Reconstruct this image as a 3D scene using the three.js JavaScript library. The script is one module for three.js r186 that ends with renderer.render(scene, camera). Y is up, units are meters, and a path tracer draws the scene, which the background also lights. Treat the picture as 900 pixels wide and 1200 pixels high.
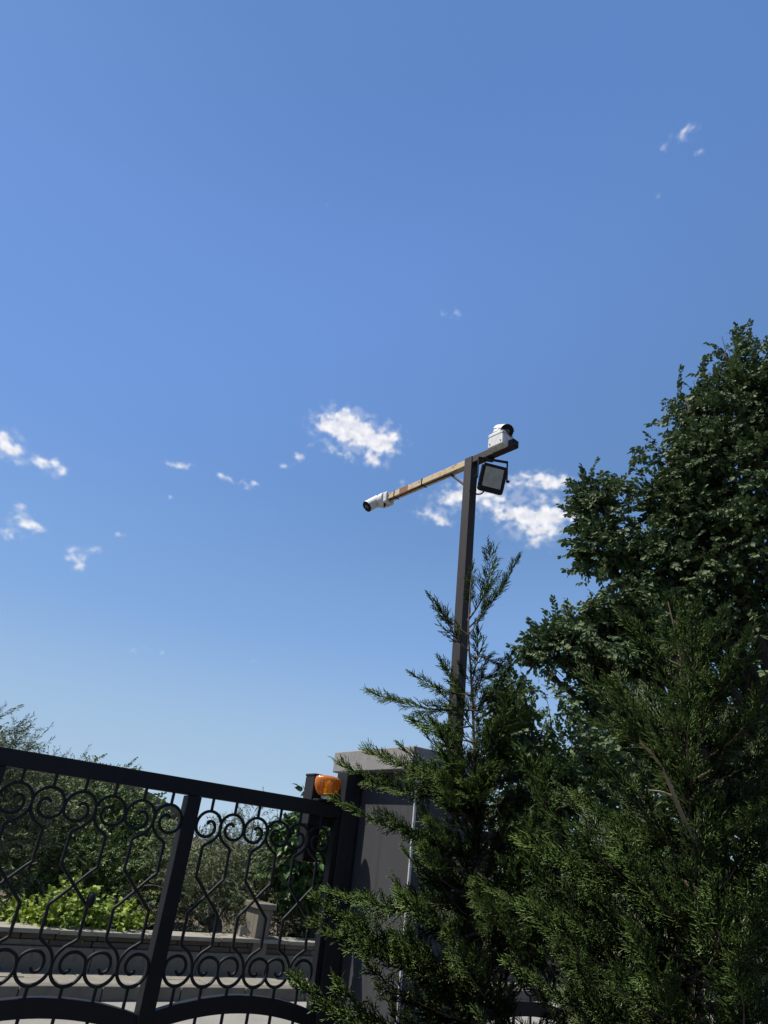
import * as THREE from 'three';
import { mergeGeometries, toCreasedNormals } from 'three/addons/utils/BufferGeometryUtils.js';
import { RoundedBoxGeometry } from 'three/addons/geometries/RoundedBoxGeometry.js';
import { createNoise2D, createNoise3D } from 'simplex-noise';

// ---------------------------------------------------------------- camera, sky, sun, exposure
const scene = new THREE.Scene();
const EYE = new THREE.Vector3(0, 1.6, 0);
const PITCH = 27.285 * Math.PI / 180, ROLL = 7.172 * Math.PI / 180, F = 785;   // F: focal length in pixels of the 900 x 1200 photograph
const camera = new THREE.PerspectiveCamera(2 * Math.atan(600 / F) * 180 / Math.PI, 0.75, 0.05, 2000);
camera.position.copy(EYE);
camera.rotation.order = 'YXZ';
camera.rotation.set(PITCH, 0, ROLL);
camera.updateMatrixWorld(true);

const renderer = new THREE.WebGLRenderer({ antialias: true });
renderer.toneMapping = THREE.LinearToneMapping;
renderer.toneMappingExposure = 1.7;
renderer.shadowMap.enabled = true;

const D2R = Math.PI / 180;
const SUN_AZ = -86 * D2R, SUN_EL = 63 * D2R;                         // azimuth from straight ahead (-z), to the right positive
const SUN = new THREE.Vector3(Math.sin(SUN_AZ) * Math.cos(SUN_EL), Math.sin(SUN_EL), -Math.cos(SUN_AZ) * Math.cos(SUN_EL));
const sun = new THREE.DirectionalLight(new THREE.Color(1.0, 0.94, 0.84), 5.0);
sun.position.copy(SUN).multiplyScalar(60);
sun.target.position.set(0, 1, -5);
sun.castShadow = true;
sun.shadow.mapSize.set(4096, 4096);
Object.assign(sun.shadow.camera, { left: -20, right: 20, top: 20, bottom: -20, near: 1, far: 140 });
scene.add(sun, sun.target);

function rng(seed) {
  let s = seed >>> 0;
  return () => { s = (s + 0x6d2b79f5) | 0; let t = Math.imul(s ^ (s >>> 15), 1 | s); t = (t + Math.imul(t ^ (t >>> 7), 61 | t)) ^ t; return ((t ^ (t >>> 14)) >>> 0) / 4294967296; };
}
const n2 = createNoise2D(rng(11)), n3 = createNoise3D(rng(12));
const fbm2 = (x, y, o = 4) => { let s = 0, a = 0.5, f = 1; for (let i = 0; i < o; i++) { s += a * n2(x * f, y * f); a *= 0.5; f *= 2.03; } return s; };   // about -1 .. 1
const clamp = THREE.MathUtils.clamp, lerp = THREE.MathUtils.lerp, smooth = THREE.MathUtils.smoothstep;
const lin = (v) => { v /= 255; return v <= 0.04045 ? v / 12.92 : Math.pow((v + 0.055) / 1.055, 2.4); };

// small fair-weather clouds: azimuth, elevation, half width, half height (degrees), strength
const CLOUDS = [[-6.74,33.93,1.22,0.72,1], [-4.99,33.98,1.59,1.0,1.1], [-3.13,33.51,1.81,1.08,1.1], [-1.27,32.86,1.38,0.94,1], [-5.14,31.69,1.09,0.36,0.8], 
[-1.66,31.5,0.73,0.65,0.75], [-5.17,34.9,0.86,0.5,0.9], [-0.42,33.54,0.8,0.65,0.7], [-8.85,30.65,0.57,0.43,0.8], [-10.32,29.71,0.57,0.29,0.6], 
[-8.28,31.85,0.36,0.22,0.45], [-15.85,27.65,0.69,0.28,0.55], [-14.03,27.48,0.98,0.28,0.62], [-12.46,27.67,0.63,0.29,0.55], 
[-19.79,27.61,0.87,0.42,0.75], [-18.75,27.81,0.4,0.21,0.5], [-19.56,24.91,0.27,0.21,0.5], [-33.56,25.12,0.82,0.75,1], [-32.7,24.78,0.67,0.57,0.9], 
[-32.06,23.85,0.56,0.32,0.6], [-30.52,24.49,0.75,0.32,0.65], [-29.56,24.62,0.7,0.52,0.62], [-28.56,24.34,0.36,0.46,0.5], 
[-30.62,20.87,0.45,0.45,0.8], [-30.03,19.84,0.68,0.51,0.85], [-28.95,19.85,0.86,0.39,0.75], [-30.64,18.63,0.83,0.38,0.8], 
[-25.21,18.22,0.72,0.66,0.75], [-24.17,19.33,0.55,0.27,0.7], [-25.9,18.85,0.36,0.33,0.5], [-24.56,17.84,0.42,0.33,0.6], [-22.71,20.99,0.44,0.27,0.5], 
[-19.07,12.46,0.44,0.26,0.5], [-18.01,12.74,0.38,0.27,0.42], [-16.77,12.71,0.32,0.27,0.42], [6.44,28.95,1.59,0.73,0.85], [8.21,29.7,1.79,0.94,0.9], 
[4.94,27.31,1.02,0.58,0.7], [3.51,27.63,0.95,0.36,0.6], [1.33,29.78,0.66,0.66,0.5], [5.8,26.86,0.58,0.44,0.5], [10.7,29.07,1.42,0.58,0.8], 
[13.09,30.84,1.12,0.43,0.55], [12.12,30.4,0.56,0.72,0.45], [15.75,30.62,1.65,0.71,1.05], [14.54,31.05,0.76,0.43,0.7], [13.15,27.77,2.1,0.86,0.9], 
[15.35,27.57,1.79,0.99,0.9], [14.73,26.01,1.52,0.78,0.85], [16.75,27.92,1.36,0.56,0.6], [12.03,28.1,1.41,0.43,0.7], [17.83,28.12,0.81,0.63,0.42], 
[15.35,29.21,2.07,0.43,0.5], [31.25,54.77,0.55,0.37,0.44], [29.29,54.17,0.28,0.32,0.42], [32.94,53.07,0.44,0.27,0.42], [27.97,51.33,0.35,0.34,0.42], 
[32.33,54.93,0.44,0.26,0.42], [4.9,44.19,1.11,0.53,0.36], [-9.16,13.28,0.62,0.41,0.4], [-11.58,50.61,0.33,0.3,0.36]];
{
  const R = rng(77);
  for (let i = 0; i < 150; i++) {                                     // the same scattered puffs all round
    const az = 62 + R() * 236, el = 10 + R() * 50, n = 2 + Math.floor(R() * 6);
    for (let k = 0; k < n; k++) CLOUDS.push([(az + (R() - 0.5) * 5 / Math.cos(el * D2R)), el + (R() - 0.5) * 2, 0.5 + R() * 1.2, 0.3 + R() * 0.6, 0.5 + R() * 0.5]);
  }
}
const DIM = 1 / renderer.toneMappingExposure;                           // the colours below are as seen at this exposure
CLOUDS.push([14.2, 27.2, 1.9, 0.8, 0.3], [31.6, 54.2, 1.6, 1.0, 0.2], [-30.2, 24.4, 1.6, 0.7, 0.2]);
const SKY = [[0, 184, 208, 228], [5.7, 165, 195, 224], [17, 132, 173, 229], [30, 114, 156, 221], [41, 109, 150, 217], [60, 95, 135, 199], [90, 86, 123, 184]].map(([e, r, g, b]) => [e, lin(r), lin(g), lin(b)]);
function skyTexture() {
  const W = 4096, H = 2048, data = new Float32Array(W * H * 4);
  const bins = new Map(), key = (c, r) => c * 10000 + r, BIN = 16;
  const wrap = (d) => ((d + 540) % 360) - 180;
  CLOUDS.forEach((c) => {                                             // which 16-texel cells of the map each puff can reach
    const az = wrap(c[0]), rx = c[2] * 2.6 / Math.cos(Math.min(c[1] + 3, 80) * D2R), ry = c[3] * 2.6;
    const colOf = (a) => ((a - 90) / 360 + 0.5) * W;
    for (let x = Math.floor(colOf(az - rx) / BIN); x <= colOf(az + rx) / BIN; x++) {
      for (let y = Math.floor(((c[1] - ry) / 180 + 0.5) * H / BIN); y <= ((c[1] + ry) / 180 + 0.5) * H / BIN; y++) {
        const k = key(((x % (W / BIN)) + W / BIN) % (W / BIN), y);
        if (!bins.has(k)) bins.set(k, []);
        bins.get(k).push(c);
      }
    }
  });
  for (let row = 0; row < H; row++) {
    const up = ((row + 0.5) / H - 0.5) * 180, e = Math.max(0, up);
    let i = 0;
    while (i < SKY.length - 2 && e > SKY[i + 1][0]) i++;
    const t = smooth(e, SKY[i][0], SKY[i + 1][0]) * 0.35 + 0.65 * clamp((e - SKY[i][0]) / (SKY[i + 1][0] - SKY[i][0]), 0, 1);
    const base = [1, 2, 3].map((c) => lerp(SKY[i][c], SKY[i + 1][c], t));
    const ce = Math.cos(up * D2R), se = Math.sin(up * D2R);
    for (let col = 0; col < W; col++) {
      const round = ((col + 0.5) / W - 0.5) * 2 * Math.PI, x = Math.cos(round) * ce, z = Math.sin(round) * ce;
      const ang = Math.acos(clamp(x * SUN.x + se * SUN.y + z * SUN.z, -1, 1)) / D2R;
      // the blue deepens away from the sun, down to the haze near the horizon
      const deep = smooth(ang, 44, 74) * smooth(e, 6, 34), glow = Math.exp(-ang * ang / 500);
      const f = 1 - 0.20 * deep;
      let r = base[0] * f + 0.05 * glow, g = base[1] * f + 0.06 * glow, b = base[2] * (1 - 0.25 * deep) + 0.05 * glow;
      const near = up > 0 ? bins.get(key(Math.floor(col / BIN), Math.floor(row / BIN))) : undefined;
      if (near) {
        let az = (round / D2R) + 90;
        // distances in degrees, the edges pushed about by two scales of noise
        let d = 0, wide = 0;
        const ax = az * ce * 1.0, nx = ax + 3.1, ny = up;
        const wx = fbm2(nx * 0.8, ny * 0.8 + 40, 3) * 0.8, wy = fbm2(nx * 0.8 + 70, ny * 0.8, 3) * 0.55;
        for (const c of near) {
          const cc = Math.cos(c[1] * D2R), da = ((az - c[0] + 540) % 360 - 180) * cc;
          const k = Math.min(1, c[2] / 1.2);
          const dx = (da + wx * k) / c[2], dy = (up - c[1] + wy * k) / c[3];
          const q = dx * dx + dy * dy; d += c[4] * Math.exp(-q * 1.05); wide += c[4] * Math.exp(-q * 0.42);
        }
        const fine = (fbm2(nx * 0.75 + 9, ny * 1.0, 3) * 1.25 + 0.10 * n2(nx * 5 + wx * 3, ny * 5));
        const dens = d * (1 + 0.5 * fine) + fine * 0.16 * Math.min(1, d * 2.2) - 0.04;
        const veil = 0.22 * smooth(wide * (0.75 + 0.9 * fine), 0.25, 1.3);
        const alpha = Math.max(0.96 * smooth(dens, 0.14, 1.25), veil);
        if (alpha > 0.002) {
          const shade = 0.90 + 0.12 * clamp(fbm2(nx * 0.9 + 20, ny * 1.2 + 3, 3) * 1.6 + 0.25, -1, 1);
          const grey = 1 - 0.20 * smooth(dens, 0.7, 1.5) * clamp(0.45 - fine * 1.6, 0, 1);
          r = lerp(r, shade * grey * 0.985, alpha); g = lerp(g, shade * grey * 0.99, alpha); b = lerp(b, shade * (0.5 + 0.5 * grey) * 1.02, alpha);
        }
      }
      const o = (row * W + col) * 4;
      data[o] = r * DIM; data[o + 1] = g * DIM; data[o + 2] = b * DIM; data[o + 3] = 1;
    }
  }
  const t = new THREE.DataTexture(data, W, H, THREE.RGBAFormat, THREE.FloatType);
  t.mapping = THREE.EquirectangularReflectionMapping;
  t.magFilter = THREE.LinearFilter;
  t.needsUpdate = true;
  return t;
}
const skyMap = skyTexture();
scene.background = skyMap;
scene.environment = skyMap;

// ---------------------------------------------------------------- helpers
const taken = new Map();
function numbered(name) { const n = taken.get(name) ?? 0; taken.set(name, n + 1); return n ? name + '_' + String(n).padStart(3, '0') : name; }
function tag(o, label, category, group, kind) {
  if (label) o.userData.label = label;
  if (category) o.userData.category = category;
  if (group) o.userData.group = group;
  if (kind) o.userData.kind = kind;
  return o;
}
function thing(name, label, category, pos = [0, 0, 0], turn = 0, group) {
  const o = new THREE.Group();
  o.name = numbered(name); o.position.set(...pos); o.rotation.y = turn;
  scene.add(o);
  return tag(o, label, category, group);
}
function part(name, geo, mat, parent) {
  const g = Array.isArray(geo) ? merge(geo) : geo, m = new THREE.Mesh(g, mat);
  m.name = name; m.castShadow = m.receiveShadow = true;
  parent.add(m);
  return m;
}
function merge(list) { return list.length === 1 ? list[0] : mergeGeometries(list.map((g) => (g.index ? g.toNonIndexed() : g)), false); }
const box = (w, h, d, x = 0, y = 0, z = 0, r = 0.003) => {
  const g = r ? new RoundedBoxGeometry(w, h, d, 1, Math.min(r, w / 2.2, h / 2.2, d / 2.2)) : new THREE.BoxGeometry(w, h, d);
  metricUV(g, w, h, d);
  return g.translate(x, y, z);
};
function metricUV(g, w, h, d) {                                        // uv in metres, by the main direction of each face
  const p = g.attributes.position, n = g.attributes.normal, uv = new Float32Array(p.count * 2);
  for (let i = 0; i < p.count; i++) {
    const ax = Math.abs(n.getX(i)), ay = Math.abs(n.getY(i)), az = Math.abs(n.getZ(i));
    if (ay >= ax && ay >= az) { uv[2 * i] = p.getX(i); uv[2 * i + 1] = p.getZ(i); }
    else if (ax >= az) { uv[2 * i] = p.getZ(i); uv[2 * i + 1] = p.getY(i); }
    else { uv[2 * i] = p.getX(i); uv[2 * i + 1] = p.getY(i); }
  }
  g.setAttribute('uv', new THREE.BufferAttribute(uv, 2));
  return g;
}
const cyl = (r0, r1, h, seg = 16) => new THREE.CylinderGeometry(r0, r1, h, seg);
function tube(points, r, seg = 40, rad = 6, closed = false) { return new THREE.TubeGeometry(new THREE.CatmullRomCurve3(points, closed, 'centripetal'), seg, r, rad, closed); }
const V = (x, y, z) => new THREE.Vector3(x, y, z);
// the point that lies d metres away (level distance) in the direction of a pixel of the photograph
function at(px, py, d) {
  const v = V(px - 450, 600 - py, -F).applyQuaternion(camera.quaternion);
  return v.multiplyScalar(d / Math.hypot(v.x, v.z)).add(EYE);
}
// limb: a tapered, bending tube from a list of points with radii
function limb(pts, r0, r1, seg = 24, rad = 7) {
  const g = tube(pts, 1, seg, rad), c = new THREE.CatmullRomCurve3(pts, false, 'centripetal'), p = g.attributes.position;
  for (let i = 0; i <= seg; i++) {
    const q = c.getPointAt(i / seg), r = lerp(r0, r1, Math.pow(i / seg, 0.8));
    for (let k = 0; k <= rad; k++) { const j = i * (rad + 1) + k; p.setXYZ(j, q.x + (p.getX(j) - q.x) * r, q.y + (p.getY(j) - q.y) * r, q.z + (p.getZ(j) - q.z) * r); }
  }
  return g;
}

// ---------------------------------------------------------------- materials
function tex(size, fn, srgb = false) {
  const data = new Uint8Array(size * size * 4);
  for (let y = 0; y < size; y++) for (let x = 0; x < size; x++) {
    const c = fn(x / size, y / size), o = (y * size + x) * 4;
    if (typeof c === 'number') data[o] = data[o + 1] = data[o + 2] = clamp(c * 255, 0, 255);
    else for (let k = 0; k < 3; k++) data[o + k] = clamp(c[k] * 255, 0, 255);
    data[o + 3] = 255;
  }
  const t = new THREE.DataTexture(data, size, size);
  t.wrapS = t.wrapT = THREE.RepeatWrapping; t.magFilter = THREE.LinearFilter; t.minFilter = THREE.LinearMipmapLinearFilter;
  if (srgb) t.colorSpace = THREE.SRGBColorSpace;
  t.needsUpdate = true;
  return t;
}
// noise that tiles over 0..1: taken on a torus-like blend of four shifted copies
function tiled(fn) {
  return (x, y) => { const a = fn(x, y), b = fn(x - 1, y), c = fn(x, y - 1), d = fn(x - 1, y - 1), u = x, v = y; return (a * (1 - u) + b * u) * (1 - v) + (c * (1 - u) + d * u) * v; };
}
const mottle = tiled((x, y) => fbm2(x * 4 + 3, y * 4 + 8, 6)), grit = tiled((x, y) => fbm2(x * 40, y * 40 + 5, 3));
const streak = tiled((x, y) => fbm2(x * 14 + 30, y * 1.6 + 4, 5));
const repeat = (t, u, v = u) => { const c = t.clone(); c.repeat.set(u, v); c.needsUpdate = true; return c; };
const texMottle = tex(512, (x, y) => 0.8 + 0.20 * mottle(x, y) + 0.12 * grit(x, y));
const texStreak = tex(512, (x, y) => 0.80 + 0.18 * streak(x, y) + 0.12 * mottle(x, y) + 0.06 * grit(x, y));
const texStain = tex(512, (x, y) => { const d = streak(x, y * 0.3) + 0.4 * mottle(x, y); return 0.86 + 0.14 * mottle(x, y) - 0.30 * smooth(d, 0.12, 0.6) + 0.12 * smooth(-d, 0.2, 0.6) + 0.05 * grit(x, y); });
const texGrit = tex(512, (x, y) => 0.5 + 0.35 * grit(x, y) + 0.2 * mottle(x, y));
const texRust = tex(512, (x, y) => {
  const m = mottle(x, y) + 0.35 * grit(x, y), r = smooth(m, 0.10, 0.5), k = smooth(-mottle(y, x) + 0.3 * grit(y, x), 0.25, 0.5);
  const c = [lerp(0.43, 0.38, r), lerp(0.335, 0.21, r), lerp(0.215, 0.10, r)];
  return c.map((v) => Math.pow(lerp(v, 0.08, k * 0.7), 1 / 2.2));
}, true);
const std = (r, g, b, rough, extra = {}) => { const m = new THREE.MeshStandardMaterial({ roughness: rough, metalness: 0, ...extra }); m.color.setRGB(r, g, b); return m; };
const phys = (r, g, b, rough, extra = {}) => { const m = new THREE.MeshPhysicalMaterial({ roughness: rough, ...extra }); m.color.setRGB(r, g, b); return m; };
const M = {
  cap: std(0.2082, 0.2023, 0.1921, 0.9, { map: repeat(texStain, 1.3, 1.9), bumpMap: repeat(texGrit, 3), bumpScale: 0.0025 }),
  paint: std(0.030, 0.031, 0.036, 0.8, { map: repeat(texStain, 1.1, 0.45), bumpMap: repeat(texGrit, 4), bumpScale: 0.0012 }),
  bead: std(0.465, 0.465, 0.45, 0.55, { map: repeat(texMottle, 6, 3), bumpMap: repeat(texGrit, 12), bumpScale: 0.001 }),
  iron: phys(0.009, 0.0093, 0.011, 0.5, { specularIntensity: 0.35, map: repeat(texMottle, 3), bumpMap: repeat(texGrit, 8), bumpScale: 0.0006 }),
  steelPost: phys(0.022, 0.0225, 0.025, 0.6, { specularIntensity: 0.35,  map: repeat(texStreak, 2), bumpMap: repeat(texGrit, 6), bumpScale: 0.0006 }),
  brownSteel: phys(0.041, 0.036, 0.0365, 0.6, { specularIntensity: 0.35,  map: repeat(texStreak, 5, 1.6), bumpMap: repeat(texGrit, 8), bumpScale: 0.0006 }),
  rustSteel: new THREE.MeshStandardMaterial({ roughness: 0.85, map: repeat(texRust, 2.6), bumpMap: repeat(texGrit, 8), bumpScale: 0.001 }),
  rust: std(0.25, 0.115, 0.055, 0.95, { map: repeat(texStain, 5), bumpMap: repeat(texGrit, 10), bumpScale: 0.002 }),
  deadWood: std(0.36, 0.27, 0.18, 0.95, { map: repeat(texStreak, 8, 1) }),
  white: std(0.612, 0.612, 0.595, 0.45, { map: repeat(texMottle, 5) }),
  greyPlastic: std(0.24, 0.248, 0.256, 0.5),
  black: phys(0.006, 0.006, 0.007, 0.5, { specularIntensity: 0.35 }),
  lens: new THREE.MeshPhysicalMaterial({ color: 0x050608, roughness: 0.12, clearcoat: 1, clearcoatRoughness: 0.05 }),
  stoneLight: std(0.2232, 0.2088, 0.1692, 0.9, { map: repeat(texMottle, 1.4), bumpMap: repeat(texGrit, 3), bumpScale: 0.003 }),
  stone: std(0.1292, 0.1156, 0.08976, 0.92, { map: repeat(texStain, 0.8, 1.1), bumpMap: repeat(texGrit, 3), bumpScale: 0.003 }),
  stoneDark: std(0.0735, 0.0644, 0.049, 0.95, { map: repeat(texMottle, 1.1), bumpMap: repeat(texGrit, 2), bumpScale: 0.005 }),
  kerb: std(0.1188, 0.1094, 0.09, 0.92, { map: repeat(texMottle, 1), bumpMap: repeat(texGrit, 2.5), bumpScale: 0.003 }),
  slab: std(0.18, 0.165, 0.135, 0.95, { map: repeat(texMottle, 0.8), bumpMap: repeat(texGrit, 2), bumpScale: 0.004 }),
  road: std(0.2, 0.192, 0.172, 0.95, { map: repeat(texMottle, 0.35), bumpMap: repeat(texGrit, 1.5), bumpScale: 0.004 }),
  yard: std(0.1216, 0.1178, 0.1102, 0.95, { map: repeat(texMottle, 0.4), bumpMap: repeat(texGrit, 1.5), bumpScale: 0.004 }),
  soil: std(0.10, 0.075, 0.05, 1, { map: repeat(texMottle, 0.3), bumpMap: repeat(texGrit, 1), bumpScale: 0.02 }),
  roof: std(0.104, 0.1, 0.104, 0.85, { map: repeat(texMottle, 0.5) }),
  wallWhite: std(0.56, 0.552, 0.528, 0.9, { map: repeat(texMottle, 0.3) }),
  bark: std(0.05, 0.04, 0.032, 0.95, { map: repeat(texStreak, 3, 1), bumpMap: repeat(texStreak, 3, 1), bumpScale: 0.01 }),
  oliveBark: std(0.15, 0.135, 0.115, 0.95, { map: repeat(texStreak, 3, 1), bumpMap: repeat(texStreak, 3, 1), bumpScale: 0.01 }),
  juniperBark: std(0.13, 0.085, 0.06, 0.95, { map: repeat(texStreak, 8, 1), bumpMap: repeat(texStreak, 8, 1), bumpScale: 0.004 }),
};

// ---------------------------------------------------------------- the setting: ground, street, wall across the street
const BT = 33 * D2R, BO = V(-0.24, 0, -3.962);                       // the boundary line of the yard: x along the gate, z towards the yard
const bpos = (x, y, z) => V(x, y, z).applyAxisAngle(V(0, 1, 0), BT).add(BO);
const bthing = (name, label, cat, x, z, group) => { const p = bpos(x, 0, z); return thing(name, label, cat, [p.x, 0, p.z], BT, group); };
function sheet(name, x0, x1, z0, z1, y, mat, thick) {                 // a level piece of the setting in the boundary's frame
  const g = thick ? box(x1 - x0, thick, z1 - z0, 0, -thick / 2, 0, 0.004) : metricUV(new THREE.PlaneGeometry(x1 - x0, z1 - z0, 1, 1).rotateX(-Math.PI / 2), 1, 1, 1);
  const o = part(numbered(name), g, mat, scene);
  o.position.copy(bpos((x0 + x1) / 2, y, (z0 + z1) / 2)); o.rotation.y = BT;
  return tag(o, null, null, null, 'structure');
}
sheet('ground', -900, 900, -900, 900, -0.03, M.soil);
sheet('road', -60, 60, -4.95, -0.25, 0, M.road);
sheet('yard_paving', -14, 14, -0.25, 14, -0.01, M.yard);
sheet('planting_bed', 1.0, 5.0, -0.05, 2.6, 0.02, M.soil);
sheet('field', -60, 60, -60, -6.15, 0.36, M.soil);

const shuffle = rng(5);
{ // kerb and pavement across the street, stone by stone where they show
  const kerb = tag(new THREE.Group(), null, null, null, 'structure'); kerb.name = 'kerb'; kerb.rotation.y = BT; kerb.position.copy(bpos(0, 0, -4.95)); scene.add(kerb);
  for (let x = -4.2, i = 0; x < 8; i++) { const w = 0.78 + shuffle() * 0.1; part('kerb_stone', box(w - 0.008, 0.16, 0.15, x + w / 2, 0.05 + (shuffle() - 0.5) * 0.006, -0.075 + (shuffle() - 0.5) * 0.006, 0.012), M.kerb, kerb).name = i ? 'kerb_stone_' + String(i).padStart(3, '0') : 'kerb_stone'; x += w; }
  part('kerb_run', [box(40, 0.16, 0.15, -24.2, 0.05, -0.075, 0.01), box(40, 0.16, 0.15, 28.2, 0.05, -0.075, 0.01)], M.kerb, kerb);
  const pave = tag(new THREE.Group(), null, null, null, 'structure'); pave.name = 'pavement'; pave.rotation.y = BT; pave.position.copy(bpos(0, 0, -5.1)); scene.add(pave);
  let k = 0;
  for (const z of [0, 1]) for (let x = -4 + z * 0.27; x < 8; x += 0.55) {
    const s = part('slab', box(0.543, 0.08, 0.293, x + 0.27, 0.085 + (shuffle() - 0.5) * 0.01, -0.152 - z * 0.30, 0.006), M.slab, pave);
    s.rotation.y = (shuffle() - 0.5) * 0.004; s.name = k ? 'slab_' + String(k).padStart(3, '0') : 'slab'; k++;
  }
  part('bedding', [box(92, 0.1, 0.61, 0, 0.03, -0.3, 0)], M.soil, pave);
}
{ // low wall of stone courses with a cap, and its pillar
  const w = bthing('street_wall', 'low stone wall with pale coping across the street, behind the gate scrolls', 'wall', 0, -5.7);
  let i = 0, j = 0, k = 0;
  const nm = (o, n, c) => { o.name = c ? n + '_' + String(c).padStart(3, '0') : n; };
  for (let x = -4; x < 8;) { const l = 0.9 + shuffle() * 0.35; nm(part('coping_stone', box(l - 0.006, 0.045, 0.40, x + l / 2, 0.497 + (shuffle() - 0.5) * 0.006, -0.17, 0.006), M.stoneLight, w), 'coping_stone', i++); x += l; }
  for (const row of [0, 1]) for (let x = -4 - row * 0.2; x < 8;) { const l = 0.3 + shuffle() * 0.25; nm(part('stone', box(l - 0.012, 0.056, 0.30, x + l / 2, 0.445 - row * 0.062, -0.185 + (shuffle() - 0.5) * 0.016, 0.008), shuffle() < 0.6 ? M.stoneDark : M.stone, w), 'stone', j++); x += l; }
  for (let x = -4.3; x < 8;) { const l = 1.1 + shuffle() * 0.4; nm(part('block', box(l - 0.008, 0.26, 0.32, x + l / 2, 0.222, -0.165 + (shuffle() - 0.5) * 0.006, 0.006), M.stone, w), 'block', k++); x += l; }
  part('core', box(11.6, 0.36, 0.2, 1.9, 0.28, -0.19, 0), M.stoneDark, w);
  part('wall_run', [box(40, 0.40, 0.32, -24, 0.30, -0.165), box(40, 0.40, 0.32, 28, 0.30, -0.165)], M.stone, w);
  const p = bthing('street_wall_pillar', 'short pale concrete pillar with a wide cap rising from the low street wall', 'pillar', 2.93, -5.72);
  part('shaft', box(0.20, 0.72, 0.36, 0, 0.13 + 0.36, -0.16, 0.008), M.stone, p);
  part('cap', box(0.27, 0.07, 0.44, 0, 0.13 + 0.755, -0.16, 0.012), M.stone, p);
  const q = bthing('marker_post', 'small pale stub post beside the pale pillar of the street wall', 'post', 2.70, -5.86);
  part('shaft', box(0.055, 0.32, 0.06, 0, 0.48, 0, 0.01), M.stoneLight, q);
}

// ---------------------------------------------------------------- gate pillar, gate post, gate
{
  const p = bthing('gate_pillar', 'dark grey rendered gate pillar with a pale concrete cap at the right end of the gate', 'pillar', 0.625, 0.16);
  const b = (x0, x1, y0, y1, z0, z1, r) => box(x1 - x0, y1 - y0, z1 - z0, (x0 + x1) / 2 - 0.625, (y0 + y1) / 2, (z0 + z1) / 2 - 0.16, r);
  part('shaft', b(0.385, 0.87, 0, 2.03, -0.17, 0.486, 0.004), M.paint, p);
  part('cap', b(0.305, 0.94, 2.033, 2.15, -0.24, 0.54, 0.007), M.cap, p);
  part('corner_bead', b(0.381, 0.395, 0.02, 2.028, 0.4795, 0.490, 0.002), M.bead, p);
}
{
  const p = bthing('gate_post', 'black square steel post fixed to the reveal of the grey pillar', 'post', 0.317, -0.055);
  part('shaft', box(0.105, 2.026, 0.11, 0, 1.013, 0, 0.004), M.steelPost, p);
  part('latch_plate', box(0.012, 0.16, 0.07, -0.056, 1.0, 0.0, 0.002), M.iron, p);
  for (const y of [0.35, 1.65]) part('wall_bracket', box(0.02, 0.12, 0.06, 0.0575, y, 0, 0.002), M.iron, p);
}
// one wrought bar: a scroll at the upper left, a crossing through the middle, a scroll at the lower right (mirrored by side = -1)
function scrollBar(r, w, side, yT = 1.655, yB = 1.06) {
  const pts = [], turns = 5 * Math.PI / 2 * 1.12, N = 46;
  const rad = (a) => { const t = a / turns; return r * (t < 0.42 ? 1 : lerp(1, 0.16, Math.pow((t - 0.42) / 0.58, 0.8))); };
  for (let i = N; i >= 0; i--) { const a = turns * i / N, off = r * 0; pts.push([-r + off + Math.cos(a) * rad(a), yT + Math.sin(a) * rad(a)]); }
  pts.push([-0.06 * r, yT - 0.45 * r], [-0.4 * r, yT - 0.95 * r], [-0.9 * r, yT - 1.28 * r], [-w * 0.99, yT - 1.46 * r]);
  const path = pts.slice(), line = (a, b, n) => { for (let i = 1; i <= n; i++) path.push([lerp(a[0], b[0], i / n), lerp(a[1], b[1], i / n)]); };
  line([-w, yT - 1.55 * r], [-w, 1.432], 5); line([-w, 1.432], [w, 1.278], 8); line([w, 1.278], [w, yB + 1.55 * r], 5);
  path.push([w * 0.99, yB + 1.46 * r], [0.9 * r, yB + 1.28 * r], [0.4 * r, yB + 0.95 * r], [0.06 * r, yB + 0.45 * r]);
  for (let i = 0; i <= N; i++) { const a = turns * i / N; path.push([r - Math.cos(a) * rad(a), yB - Math.sin(a) * rad(a)]); }
  return tube(path.map(([x, y]) => V(x * side, y, 0)), 0.0077, 190, 6).translate(0, 0, side * 0.004);
}
const cyl2 = (x, y0, y1, r) => cyl(r, r, y1 - y0, 6).translate(x, (y0 + y1) / 2, 0);
function archRail(x0, x1, peak, drop, thick, depth) {
  const s = new THREE.Shape(), c = (x0 + x1) / 2, h = (x1 - x0) / 2, f = (x) => peak - drop * ((x - c) / h) ** 2;
  for (let i = 0; i <= 28; i++) { const x = lerp(x0, x1, i / 28); i ? s.lineTo(x, f(x)) : s.moveTo(x, f(x)); }
  for (let i = 28; i >= 0; i--) { const x = lerp(x0, x1, i / 28); s.lineTo(x, f(x) - thick); }
  return [new THREE.ExtrudeGeometry(s, { depth: depth - 0.004, bevelEnabled: true, bevelSize: 0.002, bevelThickness: 0.002, bevelSegments: 1 }), f];
}
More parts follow.
